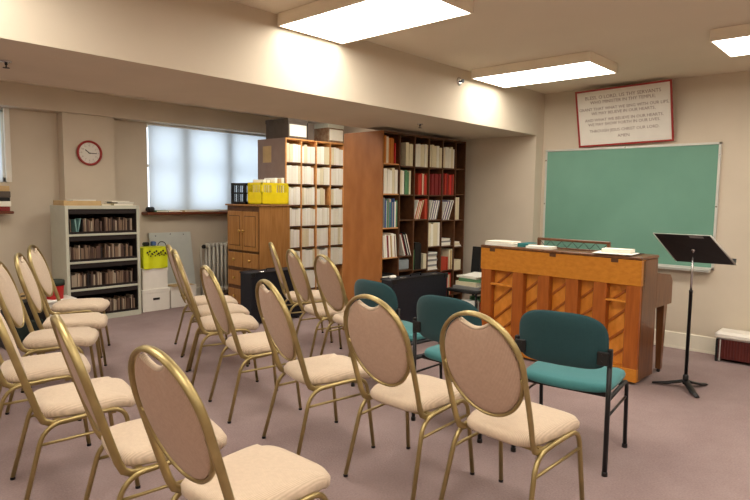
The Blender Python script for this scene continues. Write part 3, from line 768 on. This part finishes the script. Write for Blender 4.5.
# ------------------------------------------------------------------ boxes, yellow bag, foam board, radiator
def filebox(name, label, loc, w, d, h, body, lid, rz=0, lidh=.05, hole=True, group=None, front=None):
    t = thing(name, label, 'box', loc, rz, group)
    m = MB(); m.box(-w/2, w/2, -d/2, d/2, 0, h-.004, .002); m.build('carton', body, t)
    m = MB(); m.box(-w/2-.006, w/2+.006, -d/2-.006, d/2+.006, h-lidh, h, .003); m.build('lid', lid, t)
    if hole: m = MB(); m.box(-.045, .045, -d/2-.0075, -d/2-.0005, h*.5, h*.5+.028, .002); m.build('hand_hole', M['darkin'], t)
    if front: m = MB(); m.box(-w/2+.02, w/2-.02, -d/2-.008, -d/2-.0005, h*.12, h*.7); m.build('front_label', front, t)
    return t
filebox('storage_box', 'white cardboard box on the floor against the right side of the grey cabinet', (3.69, 7.32, 0), .37, .30, .285, M['white'], M['white'])
filebox('storage_box', 'white cardboard box on the floor below the leaning foam board', (4.09, 7.34, 0), .37, .30, .285, M['white'], M['white'])
filebox('storage_box', 'white cardboard box stacked on the one beside the grey cabinet', (3.69, 7.33, .2855), .34, .29, .275, M['white'], M['white'], 0, .05, False)
tag(box_obj('paper_sheet', M['manila'], (-.16, .16, -.10, .10, 0, .004), None, 0, (4.07, 7.25, .2915), (0, 0, R(3))), 'creased tan paper lying over the lower white boxes', 'paper')
yb = thing('shopping_bag', 'acid yellow printed plastic bag draped over the stacked white box', 'bag', (3.69, 7.32, .562))
m = MB()
m.grid(lambda u, v: (-.165+.33*u+.006*math.sin(v*14), -.155-.012*math.sin(u*11)-.008*v, -.01+.27*v+.010*math.sin(u*9)*v), 14, 8)
m.grid(lambda u, v: (-.165+.33*u, .10-.02*math.sin(u*8), .0+.26*v), 14, 6)
m.grid(lambda u, v: (-.165, -.155+.255*u, .0+.26*v), 4, 6); m.grid(lambda u, v: (.165, -.155+.255*u, .0+.26*v), 4, 6)
m.grid(lambda u, v: (-.165+.33*u, -.16+.26*v, .258+.012*math.sin(u*9)*(1-v)), 14, 5)
m.build('bag_body', M['lime'], yb)
m = MB()
for k in range(9):
    x = -.12+.03*k; m.lathe([(.013, -.180), (.013, -.177)], (x, 0, .20+.018*math.sin(k*2.1)), 8, 'y'); m.lathe([(.009, -.180), (.009, -.177)], (x+.012, 0, .165+.01*math.cos(k*3)), 8, 'y')
m.build('black_print', M['blackplastic'], yb)
tag(box_obj('tape_dispenser', M['blackplastic'], (-.04, .04, -.03, .03, 0, .05), None, .012, (3.63, 7.30, .835)), 'small black object on top of the yellow bag', 'desk item')
tag(box_obj('tape_roll_box', M['blue'], (-.03, .03, -.03, .03, 0, .055), None, .01, (3.73, 7.30, .835)), 'small blue object on top of the yellow bag', 'desk item')
# leaning foam board
fb = thing('foam_board', 'large pale foam board leaning on the wall below the window', 'board', (4.19, 7.56, 0))
m = MB(); m.box(-.315, .315, -.006, .006, 0, .985); o = m.build('board', M['foam'], fb)
m = MB(); P = [(.06*math.cos(R(a))-.14, -.0075, .80+.06*math.sin(R(a))) for a in range(-20, 190, 15)]; m.sweep(P, .006, .001, up=(0, 1, 0), n=6); m.build('black_arc', M['blackplastic'], fb)
for x, z in ((0, .96), (-.22, .94), (.2, .95)):
    m = MB(); m.lathe([(.008, -.009), (.008, -.006)], (x, 0, z), 8, 'y'); m.build('push_pin', M['blackplastic'], fb)
fb.rotation_euler = (R(-9), 0, 0)
# radiator
rd = thing('radiator', 'grey column radiator under the window beside the oak cabinet', 'radiator', (4.70, 7.63, 0))
for k in range(9):
    x = .04+k*.068; m = MB()
    for y in (-.045, .045): m.sweep([(x, y, .09), (x, y, .77)], .020, .018, n=8, up=(0, 1, 0))
    m.box(x-.026, x+.026, -.07, .07, .08, .15, .015); m.box(x-.026, x+.026, -.07, .07, .73, .80, .02)
    if k in (0, 8):
        for y in (-.05, .05): m.sweep([(x, y, .1), (x, y, .0)], .014, n=8, up=(0, 1, 0))
    m.build('radiator_column', M['radiator'], rd)
m = MB(); m.sweep(fillet([(.0, 0, .74), (-.07, 0, .74), (-.075, 0, 0)], [.03]), .014, n=8, up=(0, 1, 0)); m.build('pipe', M['radiator'], rd)
m = MB(); m.lathe([(.012, -.03), (.03, -.035), (.03, -.055), (.012, -.06)], (-.055, 0, .755), 12, 'y'); m.build('valve_knob', M['blackplastic'], rd)

# sill items
tag(box_obj('desk_telephone', M['blackplastic'], (-.05, .05, -.05, .05, 0, .07), None, .02, (3.87, 7.64, 1.2625)), 'small black rounded object at the left end of the wide window sill', 'desk item')
for i, (x, w_, h_, mt, lb) in enumerate(((4.02, .17, .022, 'green', 'green booklet on the wide window sill beside the black object'), (4.22, .20, .014, 'paperb', 'white papers in the middle of the wide window sill'), (4.47, .24, .020, 'manila', 'tan booklet on the wide window sill'), (4.78, .26, .012, 'paper', 'thin pale papers on the wide window sill nearest the oak cabinet'))):
    flatbook('booklet', lb, 'booklet', (x, 7.65, 1.2625), w_, .13, h_, M[mt], R(rnd.uniform(-3, 3)))
# left sill stack
z = 1.2925
for i, (h_, mt, lb) in enumerate(((.05, 'darkred', 'dark red box at the bottom of the stack on the left window sill'), (.06, 'paper', 'white box second from the bottom of the stack on the left window sill'), (.04, 'blackplastic', 'black case in the middle of the stack on the left window sill'), (.07, 'boxgrey', 'dark brown box second from the top of the stack on the left window sill'), (.06, 'manila', 'tan box on top of the stack on the left window sill'))):
    tag(box_obj('storage_box', M[mt], (-.17, .17, -.10, .10, 0, h_), None, .004, (2.0+.01*(i % 2), 7.65, z), (0, 0, R(2*(i % 3)-2))), lb, 'box'); z += h_+.0005

# ------------------------------------------------------------------ behind the left row
wb = thing('storage_bin', 'low white storage bin on the floor behind the farthest left-row chair', 'bin', (2.24, 6.86, 0))
m = MB(); m.box(-.33, .29, -.14, .14, 0, .33, .01); m.build('bin_body', M['white'], wb)
m = MB(); m.box(-.345, .305, -.155, .155, .33, .36, .01); m.build('lid', M['white'], wb)
rb = thing('red_container', 'red plastic tub with a dark green lid on the white storage bin', 'tub', (2.36, 6.84, .3605))
m = MB(); m.lathe([(.08, 0), (.09, .14), (.092, .15)], n=20); m.build('tub_body', M['red'], rb)
m = MB(); m.lathe([(.098, .145), (.098, .20), (.08, .205)], n=20); m.build('lid', plain('dark_green_lid', (42, 50, 40), .6), rb)
tag(box_obj('wicker_basket', M['manila'], (-.10, .10, -.07, .07, 0, .09), None, .02, (2.13, 6.84, .3605)), 'small tan basket on the white storage bin left of the red tub', 'basket')
bg = thing('backpack', 'black bag on the floor behind the left row of chairs', 'bag', (1.93, 6.42, 0))
m = MB(); m.prism([(-.20, 0), (.20, 0), (.22, .12), (.19, .34), (.11, .44), (-.11, .44), (-.19, .34), (-.22, .12)], -.10, .10, 'y'); m.build('bag_body', M['blackplastic'], bg)
m = MB(); m.sweep([(-.06, 0, .43), (-.05, 0, .49), (.05, 0, .49), (.06, 0, .43)], .009, n=6, up=(0, 1, 0)); m.build('handle', M['black'], bg)
m = MB(); m.box(-.13, .13, -.125, -.10, .06, .26, .012); m.build('front_pocket', M['green'] if 0 else plain('dark_green_nylon', (30, 44, 40), .7), bg)

# ------------------------------------------------------------------ oak cabinet with crates
OX0, OX1, OY0, OY1, OH = 4.43, 4.925, 5.98, 6.68, 1.39
oc = thing('oak_cabinet', 'tall honey oak cabinet with two doors above six small drawers', 'cabinet', (OX0, OY0, 0))
w = OX1-OX0; d = OY1-OY0
m = MB(); m.box(.018, w, 0, d, .0, OH-.02, .003); m.build('body', M['oak'], oc)
m = MB(); m.box(.0165, .0185, .012, d-.012, .05, OH-.025); m.build('front_gap', M['shelfdark'], oc)
m = MB(); m.box(-.012, w+.004, -.012, d+.012, OH-.02, OH, .004); m.build('top', M['oak'], oc)
m = MB(); m.box(.010, .018, .0, d, .0, .05); m.build('plinth', M['oak'], oc)
def front(y0, y1, z0, z1, nm):
    m = MB(); m.box(0, .0163, y0+.003, y1-.003, z0, z1, .004); f = m.build(nm, M['oak'], oc); return f
def knob(parent, y, z):
    m = MB(); m.lathe([(.009, 0), (.008, -.012), (.020, -.018), (.020, -.026), (.010, -.031)], (0, y, z), 10, 'x'); m.build('knob', M['brass'], parent)
for (a, b, ky) in ((.02, d/2-.004, d/2-.04), (d/2+.004, d-.02, d/2+.04)):
    f = front(a, b, .80, 1.30, 'door'); knob(f, ky, 1.05)
    m = MB(); m.box(-.001, .001, a+.045, b-.045, .855, 1.245); m.build('panel_groove', M['shelfdark'], f)
    m = MB(); m.box(-.007, 0, a+.054, b-.054, .864, 1.236, .004); m.build('raised_panel', M['oak'], f)
for r_ in range(3):
    z0 = .60-.24*r_; 
    for (a, b) in ((.02, d/2-.006), (d/2+.006, d-.02)):
        f = front(a, b, z0-.02, z0+.17, 'drawer'); knob(f, (a+b)/2, z0+.075)
# crates
def crate(label, loc, w, d, h, mat, solid, rz=0):
    t = thing('milk_crate', label, 'crate', loc, rz)
    m = MB(); T = .010
    m.box(-w/2, w/2, -d/2, d/2, 0, .012)
    for z in ((0, .03), (h*.48, h*.56), (h-.03, h)):
        m.box(-w/2, w/2, -d/2, -d/2+T, *z); m.box(-w/2, w/2, d/2-T, d/2, *z); m.box(-w/2, -w/2+T, -d/2, d/2, *z); m.box(w/2-T, w/2, -d/2, d/2, *z)
    for sx in (-1, 1):
        for sy_ in (-1, 1): m.box(sx*(w/2)-(T*1.6 if sx > 0 else 0), sx*(w/2)+(T*1.6 if sx < 0 else 0), sy_*(d/2)-(T*1.6 if sy_ > 0 else 0), sy_*(d/2)+(T*1.6 if sy_ < 0 else 0), 0, h)
    n = int(w/.032)
    for k in range(1, n):
        x = -w/2+w*k/n
        z1 = h
        m.box(x-.005, x+.005, -d/2+.001, -d/2+T-.001, 0, z1); m.box(x-.005, x+.005, d/2-T+.001, d/2-.001, 0, z1)
    n = int(d/.032)
    for k in range(1, n):
        y = -d/2+d*k/n; m.box(-w/2+.001, -w/2+T-.001, y-.005, y+.005, 0, h); m.box(w/2-T+.001, w/2-.001, y-.005, y+.005, 0, h)
    if solid:
        m.box(-w/2+.002, w/2-.002, -d/2+.002, -d/2+T-.002, 0, h*.5); m.box(-w/2+.002, -w/2+T-.002, -d/2, d/2, 0, h*.5)
        m.box(-.06, .02, -d/2+.002, -d/2+T-.002, h*.5, h)
    m.build('lattice', mat, t)
    return t
crate('bright yellow milk crate full of papers on top of the oak cabinet', (4.71, 6.15, OH+.0005), .43, .29, .275, M['yellow'], True)
crate('black open-lattice milk crate on the oak cabinet behind the yellow one', (4.64, 6.47, OH+.0005), .33, .33, .27, M['blackplastic'], False)
for i, (x, mt, hh) in enumerate(((4.56, 'paper', .30), (4.62, 'paperb', .295), (4.68, 'cream', .30), (4.74, 'paperb', .325), (4.80, 'manila', .315), (4.85, 'paper', .33))):
    tag(box_obj('file_folder', M[mt], (-.022, .022, -.11, .11, 0, hh), None, .002, (x+.01, 6.15, OH+.0135)), 'upright %s folder in the yellow crate, number %s from its left side' % ({'paper': 'off-white', 'paperb': 'white', 'cream': 'cream', 'manila': 'tan'}[mt], ['one', 'two', 'three', 'four', 'five', 'six'][i]), 'folder')

# ------------------------------------------------------------------ left pigeonhole bookcase
def unit(k):
    m = MB(); m.box(-.5, .5, 0, 1, 0, 1); o = m.build('music_folder', M[k]); o['used'] = False; return o
fol = {k: unit(k) for k in ('paper', 'paperb', 'cream')}
LX0, LY0, LD, LH = 4.99, 6.15, .60, 2.265
LCW = .258; LC = 4; LZ = [.23, .52, .81, 1.10, 1.385, 1.665, 1.95, 2.235]
LX1 = LX0+.022*(LC+1)+(LCW-.02)*LC+.02
lb = thing('pigeonhole_bookcase', 'tall pine bookcase of square cubbies filled with white music, behind the oak cabinet', 'bookcase', (LX0, LY0, 0))
m = MB(); m.box(0, .018, .012, LD, 0, LH, .001); m.build('side_panel', M['panelpink'], lb)
xs = [0+.268*k for k in range(LC+1)]
m = MB(); m.box(.0, .02, -.004, .012, 0, LH, .002); m.build('edge_strip', M['shelf'], lb)
for x in xs[1:]:
    m = MB(); m.box(x, x+.02, 0, LD-.012, 0, LH-.02, .001); m.build('upright', M['shelf'], lb)
m = MB(); m.box(.018, xs[-1]+.02, 0, LD, LH-.02, LH, .002); m.build('top', M['shelf'], lb)
for z in LZ[:-1]:
    m = MB()
    for k in range(LC): m.box(xs[k]+.0205, xs[k+1]-.0005, .01, LD-.012, z-.016, z)
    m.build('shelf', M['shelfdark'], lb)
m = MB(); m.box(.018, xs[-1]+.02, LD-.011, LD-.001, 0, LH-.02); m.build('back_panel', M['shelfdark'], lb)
m = MB(); m.box(.02, xs[-1], .03, .05, .0, .20); m.build('kick_board', M['shelfdark'], lb)
m = MB(); m.box(-.003, 0, .30, .48, 1.95, 2.17); tp = m.build('taped_paper', M['manila'], None, (LX0, LY0, 0)); tag(tp, 'tan sheet of paper taped on the side of the left bookcase', 'paper')
ordn = ['bottom', 'sixth', 'fifth', 'fourth', 'third', 'second', 'top']
coln = ['first', 'second', 'third', 'fourth']
for r_ in range(7):
    for c in range(LC):
        if r_ == 0 and c == 3: continue
        x = LX0+xs[c]+.024; xe = LX0+xs[c+1]-.004
        if r_ == 4 and c == 2: xe -= .085
        while x < xe-.03:
            th = min(rnd.uniform(.034, .075), xe-x)
            h = (LZ[r_+1]-LZ[r_])-.016-rnd.uniform(.022, .05)
            k = rnd.choice(['paper', 'paper', 'paperb', 'paperb', 'cream'])
            place(fol[k], (x+th/2, LY0+.002+rnd.uniform(0, .010), LZ[r_]+.0005), (th-.0025, .22, h), (0, 0, 0),
                  'white music folder in the %s row, %s column of the left bookcase' % (ordn[r_], coln[c]), 'folder', 'music folders in the %s row and %s column, left bookcase' % (ordn[r_], coln[c]))
            x += th
filebox('storage_box', 'dark brown file box with a white front label on top of the left bookcase', (5.235, 6.43, LH+.001), .33, .48, .265, M['boxgrey'], M['boxgrey'], 0, .05, False, None, M['paperb'])
filebox('storage_box', 'mottled brown file box with a white front on top of the left bookcase, half hidden', (5.945, 6.43, LH+.001), .30, .48, .265, M['floral'], M['metalgrey'], 0, .06, True, None, M['paper'])
tag(box_obj('storage_box', M['boxgrey'], (-.06, .06, -.10, .10, 0, .235), None, .004, (5.50, 6.32, LH+.001)), 'small dark box wedged between the two file boxes on the left bookcase', 'box')

# ------------------------------------------------------------------ right bookcase
BX0, BYF, BD, BH = 4.618, 4.115, .57, 2.19
rbk = thing('bookcase', 'tall orange-brown plywood bookcase of cubbies under the duct, holding coloured scores', 'bookcase', (BX0, BYF, 0))
cols = [4.640, 4.905, 5.158, 5.423, 5.683, 5.949, 6.150]
m = MB(); m.box(0, .022, 0, BD, 0, BH, .002); m.build('side_panel', M['ply'], rbk)
for x in cols[1:]:
    x -= BX0; m = MB(); m.box(x-.009, x+.009, 0, BD-.01, 0, BH-.02, .001); m.build('upright', M['shelfdark'], rbk)
m = MB(); m.box(.022, cols[-1]-BX0+.009, 0, BD, BH-.02, BH, .001); m.build('top', M['shelfdark'], rbk)
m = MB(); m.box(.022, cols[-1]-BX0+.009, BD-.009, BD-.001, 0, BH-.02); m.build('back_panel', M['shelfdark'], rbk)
SH = [[1.86, 1.54, 1.18, .86, .63, .33, .06], [1.845, 1.535, 1.26, .86, .70, .35, .06], [1.845, 1.535, 1.26, .69, .35, .06], [1.85, 1.535, 1.25, .94, .66, .33, .06], [1.855, 1.54, 1.24, .93, .64, .33, .06], [1.86, 1.55, 1.24, .91, .62, .33, .06]]
for c in range(6):
    for z in SH[c]:
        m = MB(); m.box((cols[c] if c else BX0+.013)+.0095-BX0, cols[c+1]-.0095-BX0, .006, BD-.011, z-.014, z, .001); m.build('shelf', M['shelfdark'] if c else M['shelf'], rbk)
for k in ('orange', 'red', 'green', 'blue', 'purple', 'grey', 'darkred', 'brick', 'tealcard', 'blackplastic', 'manila'):
    m = MB(); m.box(-.5, .5, 0, 1, 0, 1); fol[k] = m.build('music_score', M[k]); fol[k]['used'] = False
cname = {'orange': 'orange', 'red': 'red', 'green': 'green', 'blue': 'blue', 'purple': 'purple', 'grey': 'grey', 'darkred': 'dark red', 'brick': 'brick red', 'tealcard': 'teal', 'blackplastic': 'black', 'manila': 'tan', 'paper': 'off-white', 'paperb': 'white', 'cream': 'cream'}
rown = ['top', 'second', 'third', 'fourth', 'fifth', 'sixth']; c6 = ['first', 'second', 'third', 'fourth', 'fifth', 'last']
def cell(c, r_, kinds, x0f=0, x1f=1, hf=(.78, .9), th=(.012, .03), lean=0):
    xa = cols[c]+.012; xb = cols[c+1]-.012; z = SH[c][r_]+.0008; zt = (SH[c][r_-1]-.014 if r_ else BH-.02)
    H = zt-z; x = xa+(xb-xa)*x0f; xe = xa+(xb-xa)*x1f
    if lean: xe -= H*.8*math.sin(abs(lean)) if lean > 0 else 0; 
    if lean < 0: x += H*.8*math.sin(-lean)
    k = 0
    while x < xe-.006:
        t = min(rnd.uniform(*th), xe-x); kk = kinds[k % len(kinds)] if isinstance(kinds, tuple) else rnd.choice(kinds); k += 1
        h = H*rnd.uniform(*hf)
        if lean: h = min(h, (H-.03)/math.cos(lean)-.02)
        lift = (t/2)*abs(math.sin(lean))
        place(fol[kk], (x+t/2, BYF+.003+rnd.uniform(0, .012), z+lift), (t-.0015, .23, h), (0, lean, 0),
              '%s score standing in the %s cubby row, %s column of the right bookcase' % (cname[kk], rown[r_], c6[c]) if not lean else '%s score leaning over in the %s cubby row, %s column of the right bookcase' % (cname[kk], rown[r_], c6[c]),
              'score', '%s scores in the %s row and %s column, right bookcase' % (cname[kk], rown[r_], c6[c]))
        x += t/math.cos(lean)
def pile(c, r_, kinds, n, hs=(.012, .022), x0f=.06, x1f=.94):
    xa = cols[c]+.012; xb = cols[c+1]-.012; z = SH[c][r_]+.0008; wd = (xb-xa)*(x1f-x0f)
    for k in range(n):
        h = rnd.uniform(*hs); kk = kinds[k % len(kinds)]; wk = wd*rnd.uniform(.85, 1)
        cx = xa+(xb-xa)*x0f+wd/2+rnd.uniform(-1, 1)*(wd-wk)/2
        place(fol[kk], (cx, BYF+.02+rnd.uniform(0, .02), z), (wk, .24, h-.0008), (0, 0, 0), '%s papers lying flat in the %s cubby row, %s column of the right bookcase' % (cname[kk], rown[r_], c6[c]), 'papers', 'flat %s papers in the %s row and %s column, right bookcase' % (cname[kk], rown[r_], c6[c])); z += h
cell(0, 0, ('orange', 'cream', 'orange', 'orange', 'orange'), 0, .66, (.82, .92), (.02, .04)); cell(0, 0, ('red',), .70, .80, (.66, .7), (.018, .022))
cell(1, 0, ('cream',), .42, .96, (.72, .78), (.035, .06))
for c in (2, 3, 4): cell(c, 0, ['cream', 'cream', 'paper'], .02, .98, (.72, .80), (.03, .06))
cell(0, 1, ('paper', 'paper', 'paperb', 'cream', 'paper'), .03, .96, (.8, .93), (.03, .055))
cell(1, 1, ('cream', 'paper', 'green', 'green'), .0, .8, (.8, .9), (.035, .05))
cell(2, 1, ('brick', 'red', 'brick', 'cream'), .25, .95, (.72, .82), (.014, .03))
cell(3, 1, ('darkred',), .02, .95, (.78, .82), (.03, .05)); cell(4, 1, ('darkred', 'brick', 'red'), .02, .95, (.78, .84), (.02, .04))
cell(0, 2, ('grey', 'blue', 'paper', 'green', 'grey', 'tealcard', 'cream', 'blue'), .03, .97, (.75, .92), (.012, .024))
cell(2, 2, ('paper', 'brick', 'manila', 'cream', 'red'), 0, .76, (.8, .88), (.009, .013), R(20)); cell(2, 2, ('brick',), .80, .99, (.86, .9), (.03, .04))
cell(3, 2, ('paper', 'purple', 'grey', 'paperb'), 0, .98, (.8, .9), (.008, .013), R(17))
cell(4, 2, ('paperb', 'purple', 'grey', 'paper'), 0, .98, (.8, .9), (.008, .013), R(24)); cell(5, 2, ('cream',), .05, .5, (.9, .93), (.03, .05))
cell(0, 3, ('paper', 'paperb', 'darkred', 'paper', 'paperb', 'manila'), .02, .96, (.72, .85), (.014, .028), R(-5))
cell(1, 3, ('paper', 'darkred', 'blackplastic', 'paperb', 'blackplastic'), .0, .98, (.62, .72), (.012, .022), R(-20))
cell(2, 3, ('green',), .0, .08, (.4, .45), (.015, .018)); cell(2, 3, ('blackplastic',), .14, .62, (.52, .6), (.03, .06)); cell(2, 3, ('cream',), .74, .98, (.28, .32), (.03, .05))
cell(3, 3, ('cream', 'paper', 'cream'), .03, .97, (.86, .93), (.04, .07))
pile(4, 3, ('paper', 'paperb', 'grey', 'paper'), 5, (.012, .022)); pile(5, 3, ('paper', 'cream'), 3)
pile(0, 4, ('grey', 'paper', 'blackplastic'), 3, (.01, .02)); pile(3, 4, ('paperb', 'paper', 'grey'), 10, (.016, .024)); 
cell(4, 4, ('brick',), .05, .6, (.5, .6), (.04, .06)); cell(4, 4, ('cream', 'manila'), .7, .98, (.82, .9), (.02, .03))
cell(5, 4, ('cream',), .1, .9, (.42, .46), (.15, .2)); pile(1, 5, ('manila', 'paper'), 4); pile(2, 4, ('paper', 'grey'), 4); pile(3, 5, ('paper',), 4); cell(4, 5, ('red', 'paper', 'manila'), .1, .9)
tag(box_obj('plastic_tub', plain('clear_grey_plastic', (148, 156, 160), .3), (-.10, .10, 0, .28, 0, .115), None, .012, (5.03, BYF+.03, SH[1][4]+.001)), 'translucent grey plastic tub in the right bookcase, second column, above the black case', 'tub')

# ------------------------------------------------------------------ black cases
def bigcase(label, loc, w, d, h, rz):
    t = thing('equipment_case', label, 'case', loc, rz)
    m = MB(); m.box(-w/2, w/2, -d/2, d/2, .02, h, .012); m.build('shell', M['navy'], t)
    m = MB()
    for z in (h-.004, ): m.box(-w/2-.003, w/2+.003, -d/2-.003, -d/2+.012, z-.012, z+.006); m.box(-w/2-.003, w/2+.003, d/2-.012, d/2+.003, z-.012, z+.006)
    m.build('edge_trim', M['blackplastic'], t)
    for sx in (-1, 1):
        m = MB(); x = sx*(w/2-.03); m.box(x-.028, x+.028, -d/2-.006, -d/2+.02, h-.05, h+.005, .003); m.build('corner_guard', M['chrome'] if 0 else M['black'], t)
        m = MB(); m.box(sx*w*.28-.03, sx*w*.28+.03, -d/2+.02, -d/2+.05, h, h+.008, .003); m.build('latch', M['chrome'], t)
    for sx in (-1, 1):
        m = MB(); m.box(sx*(w/2-.06)-.02, sx*(w/2-.06)+.02, -d/2+.01, d/2-.01, 0, .02, .004); m.build('foot', M['blackplastic'], t)
    m = MB(); m.sweep(fillet([(-.08, 0, h-.002), (-.08, 0, h+.022), (.08, 0, h+.022), (.08, 0, h-.002)], [.015, .015], 4), .008, n=6, up=(0, 1, 0)); m.build('handle', M['blackplastic'], t)
bigcase('low black equipment case standing before the oak cabinet behind the far row of chairs', (4.40, 5.68, 0), .74, .24, .61, R(-3))
bigcase('tall flat black equipment case leaning upright in front of the right bookcase', (4.76, 3.76, 0), .86, .16, .70, R(-3))
tag(box_obj('crumpled_paper', M['paperb'], (-.04, .04, -.02, .02, 0, .03), None, .01, (4.42, 3.78, .7015)), 'small white scrap of paper on top of the tall black case', 'paper')

# ------------------------------------------------------------------ small cart with papers
ct = thing('side_table', 'small dark round-cornered table with papers between the bookcase and the piano', 'table', (5.55, 3.50, 0))
m = MB(); m.box(-.34, .22, -.20, .22, .50, .53, .014); m.build('table_top', M['walnut'] if 0 else M['blackplastic'], ct)
m = MB(); m.box(-.32, .20, -.18, .20, .18, .20, .008); m.build('lower_shelf', M['shelfdark'], ct)
for x in (-.31, .19):
    for y in (-.17, .19): m = MB(); m.sweep([(x, y, 0), (x, y, .5)], .012, n=8, up=(0, 1, 0)); m.build('leg', M['black'], ct)
z = .5305
for i, (w_, d_, h_, mt, a, lb) in enumerate(((.42, .32, .03, 'grey', 3, 'grey-green folder at the bottom of the pile on the small dark table'), (.36, .28, .045, 'cream', -5, 'thick cream folder second from the bottom of the pile on the small dark table'), (.34, .26, .035, 'green', 6, 'green book in the middle of the pile on the small dark table'), (.36, .28, .02, 'paper', -8, 'off-white booklet near the top of the pile on the small dark table'), (.38, .24, .008, 'paperb', 10, 'white sheets topping the pile on the small dark table'))):
    flatbook('book', lb, 'book', (5.49+.01*i, 3.50, z), w_, d_, h_, M[mt], R(a)); z += h_+.0006
bn = thing('ring_binder', 'black binder standing upright on the small table against the piano end', 'binder', (5.70, 3.60, .5305))
m = MB(); m.box(-.03, .03, -.02, .10, 0, .42, .006); bo = m.build('cover', M['blackplastic'], bn); bn.rotation_euler = (0, R(6), 0)
bn.location = (5.735, 3.62, .534)
for i, (x, mt, h_, lb) in enumerate(((5.29, 'paperb', .22, 'white carton on the lower shelf of the small dark table'), (5.37, 'brick', .19, 'red book on the lower shelf of the small dark table'), (5.455, 'green', .24, 'green box on the lower shelf of the small dark table'), (5.60, 'green', .22, 'olive carton at the right of the lower shelf of the small dark table'))):
    tag(box_obj('carton', M[mt], (-.035, .035 if i < 3 else .09, -.14, .05, 0, h_), None, .004, (x, 3.48, .2005)), lb, 'carton')

# ------------------------------------------------------------------ light
w = bpy.data.worlds.new('World'); bpy.context.scene.world = w; w.use_nodes = True
bgn = w.node_tree.nodes['Background']; bgn.inputs[0].default_value = (.80, .90, 1.0, 1); bgn.inputs[1].default_value = 1.9
for o in [o for o in bpy.data.objects if 'used' in o.keys()]: 
    del o['used']
sc = bpy.context.scene
sc.view_settings.view_transform = 'Standard'; sc.view_settings.look = 'None'; sc.view_settings.gamma = 1; sc.view_settings.exposure = 0.36
sc.cycles.max_bounces = 10; sc.cycles.diffuse_bounces = 6
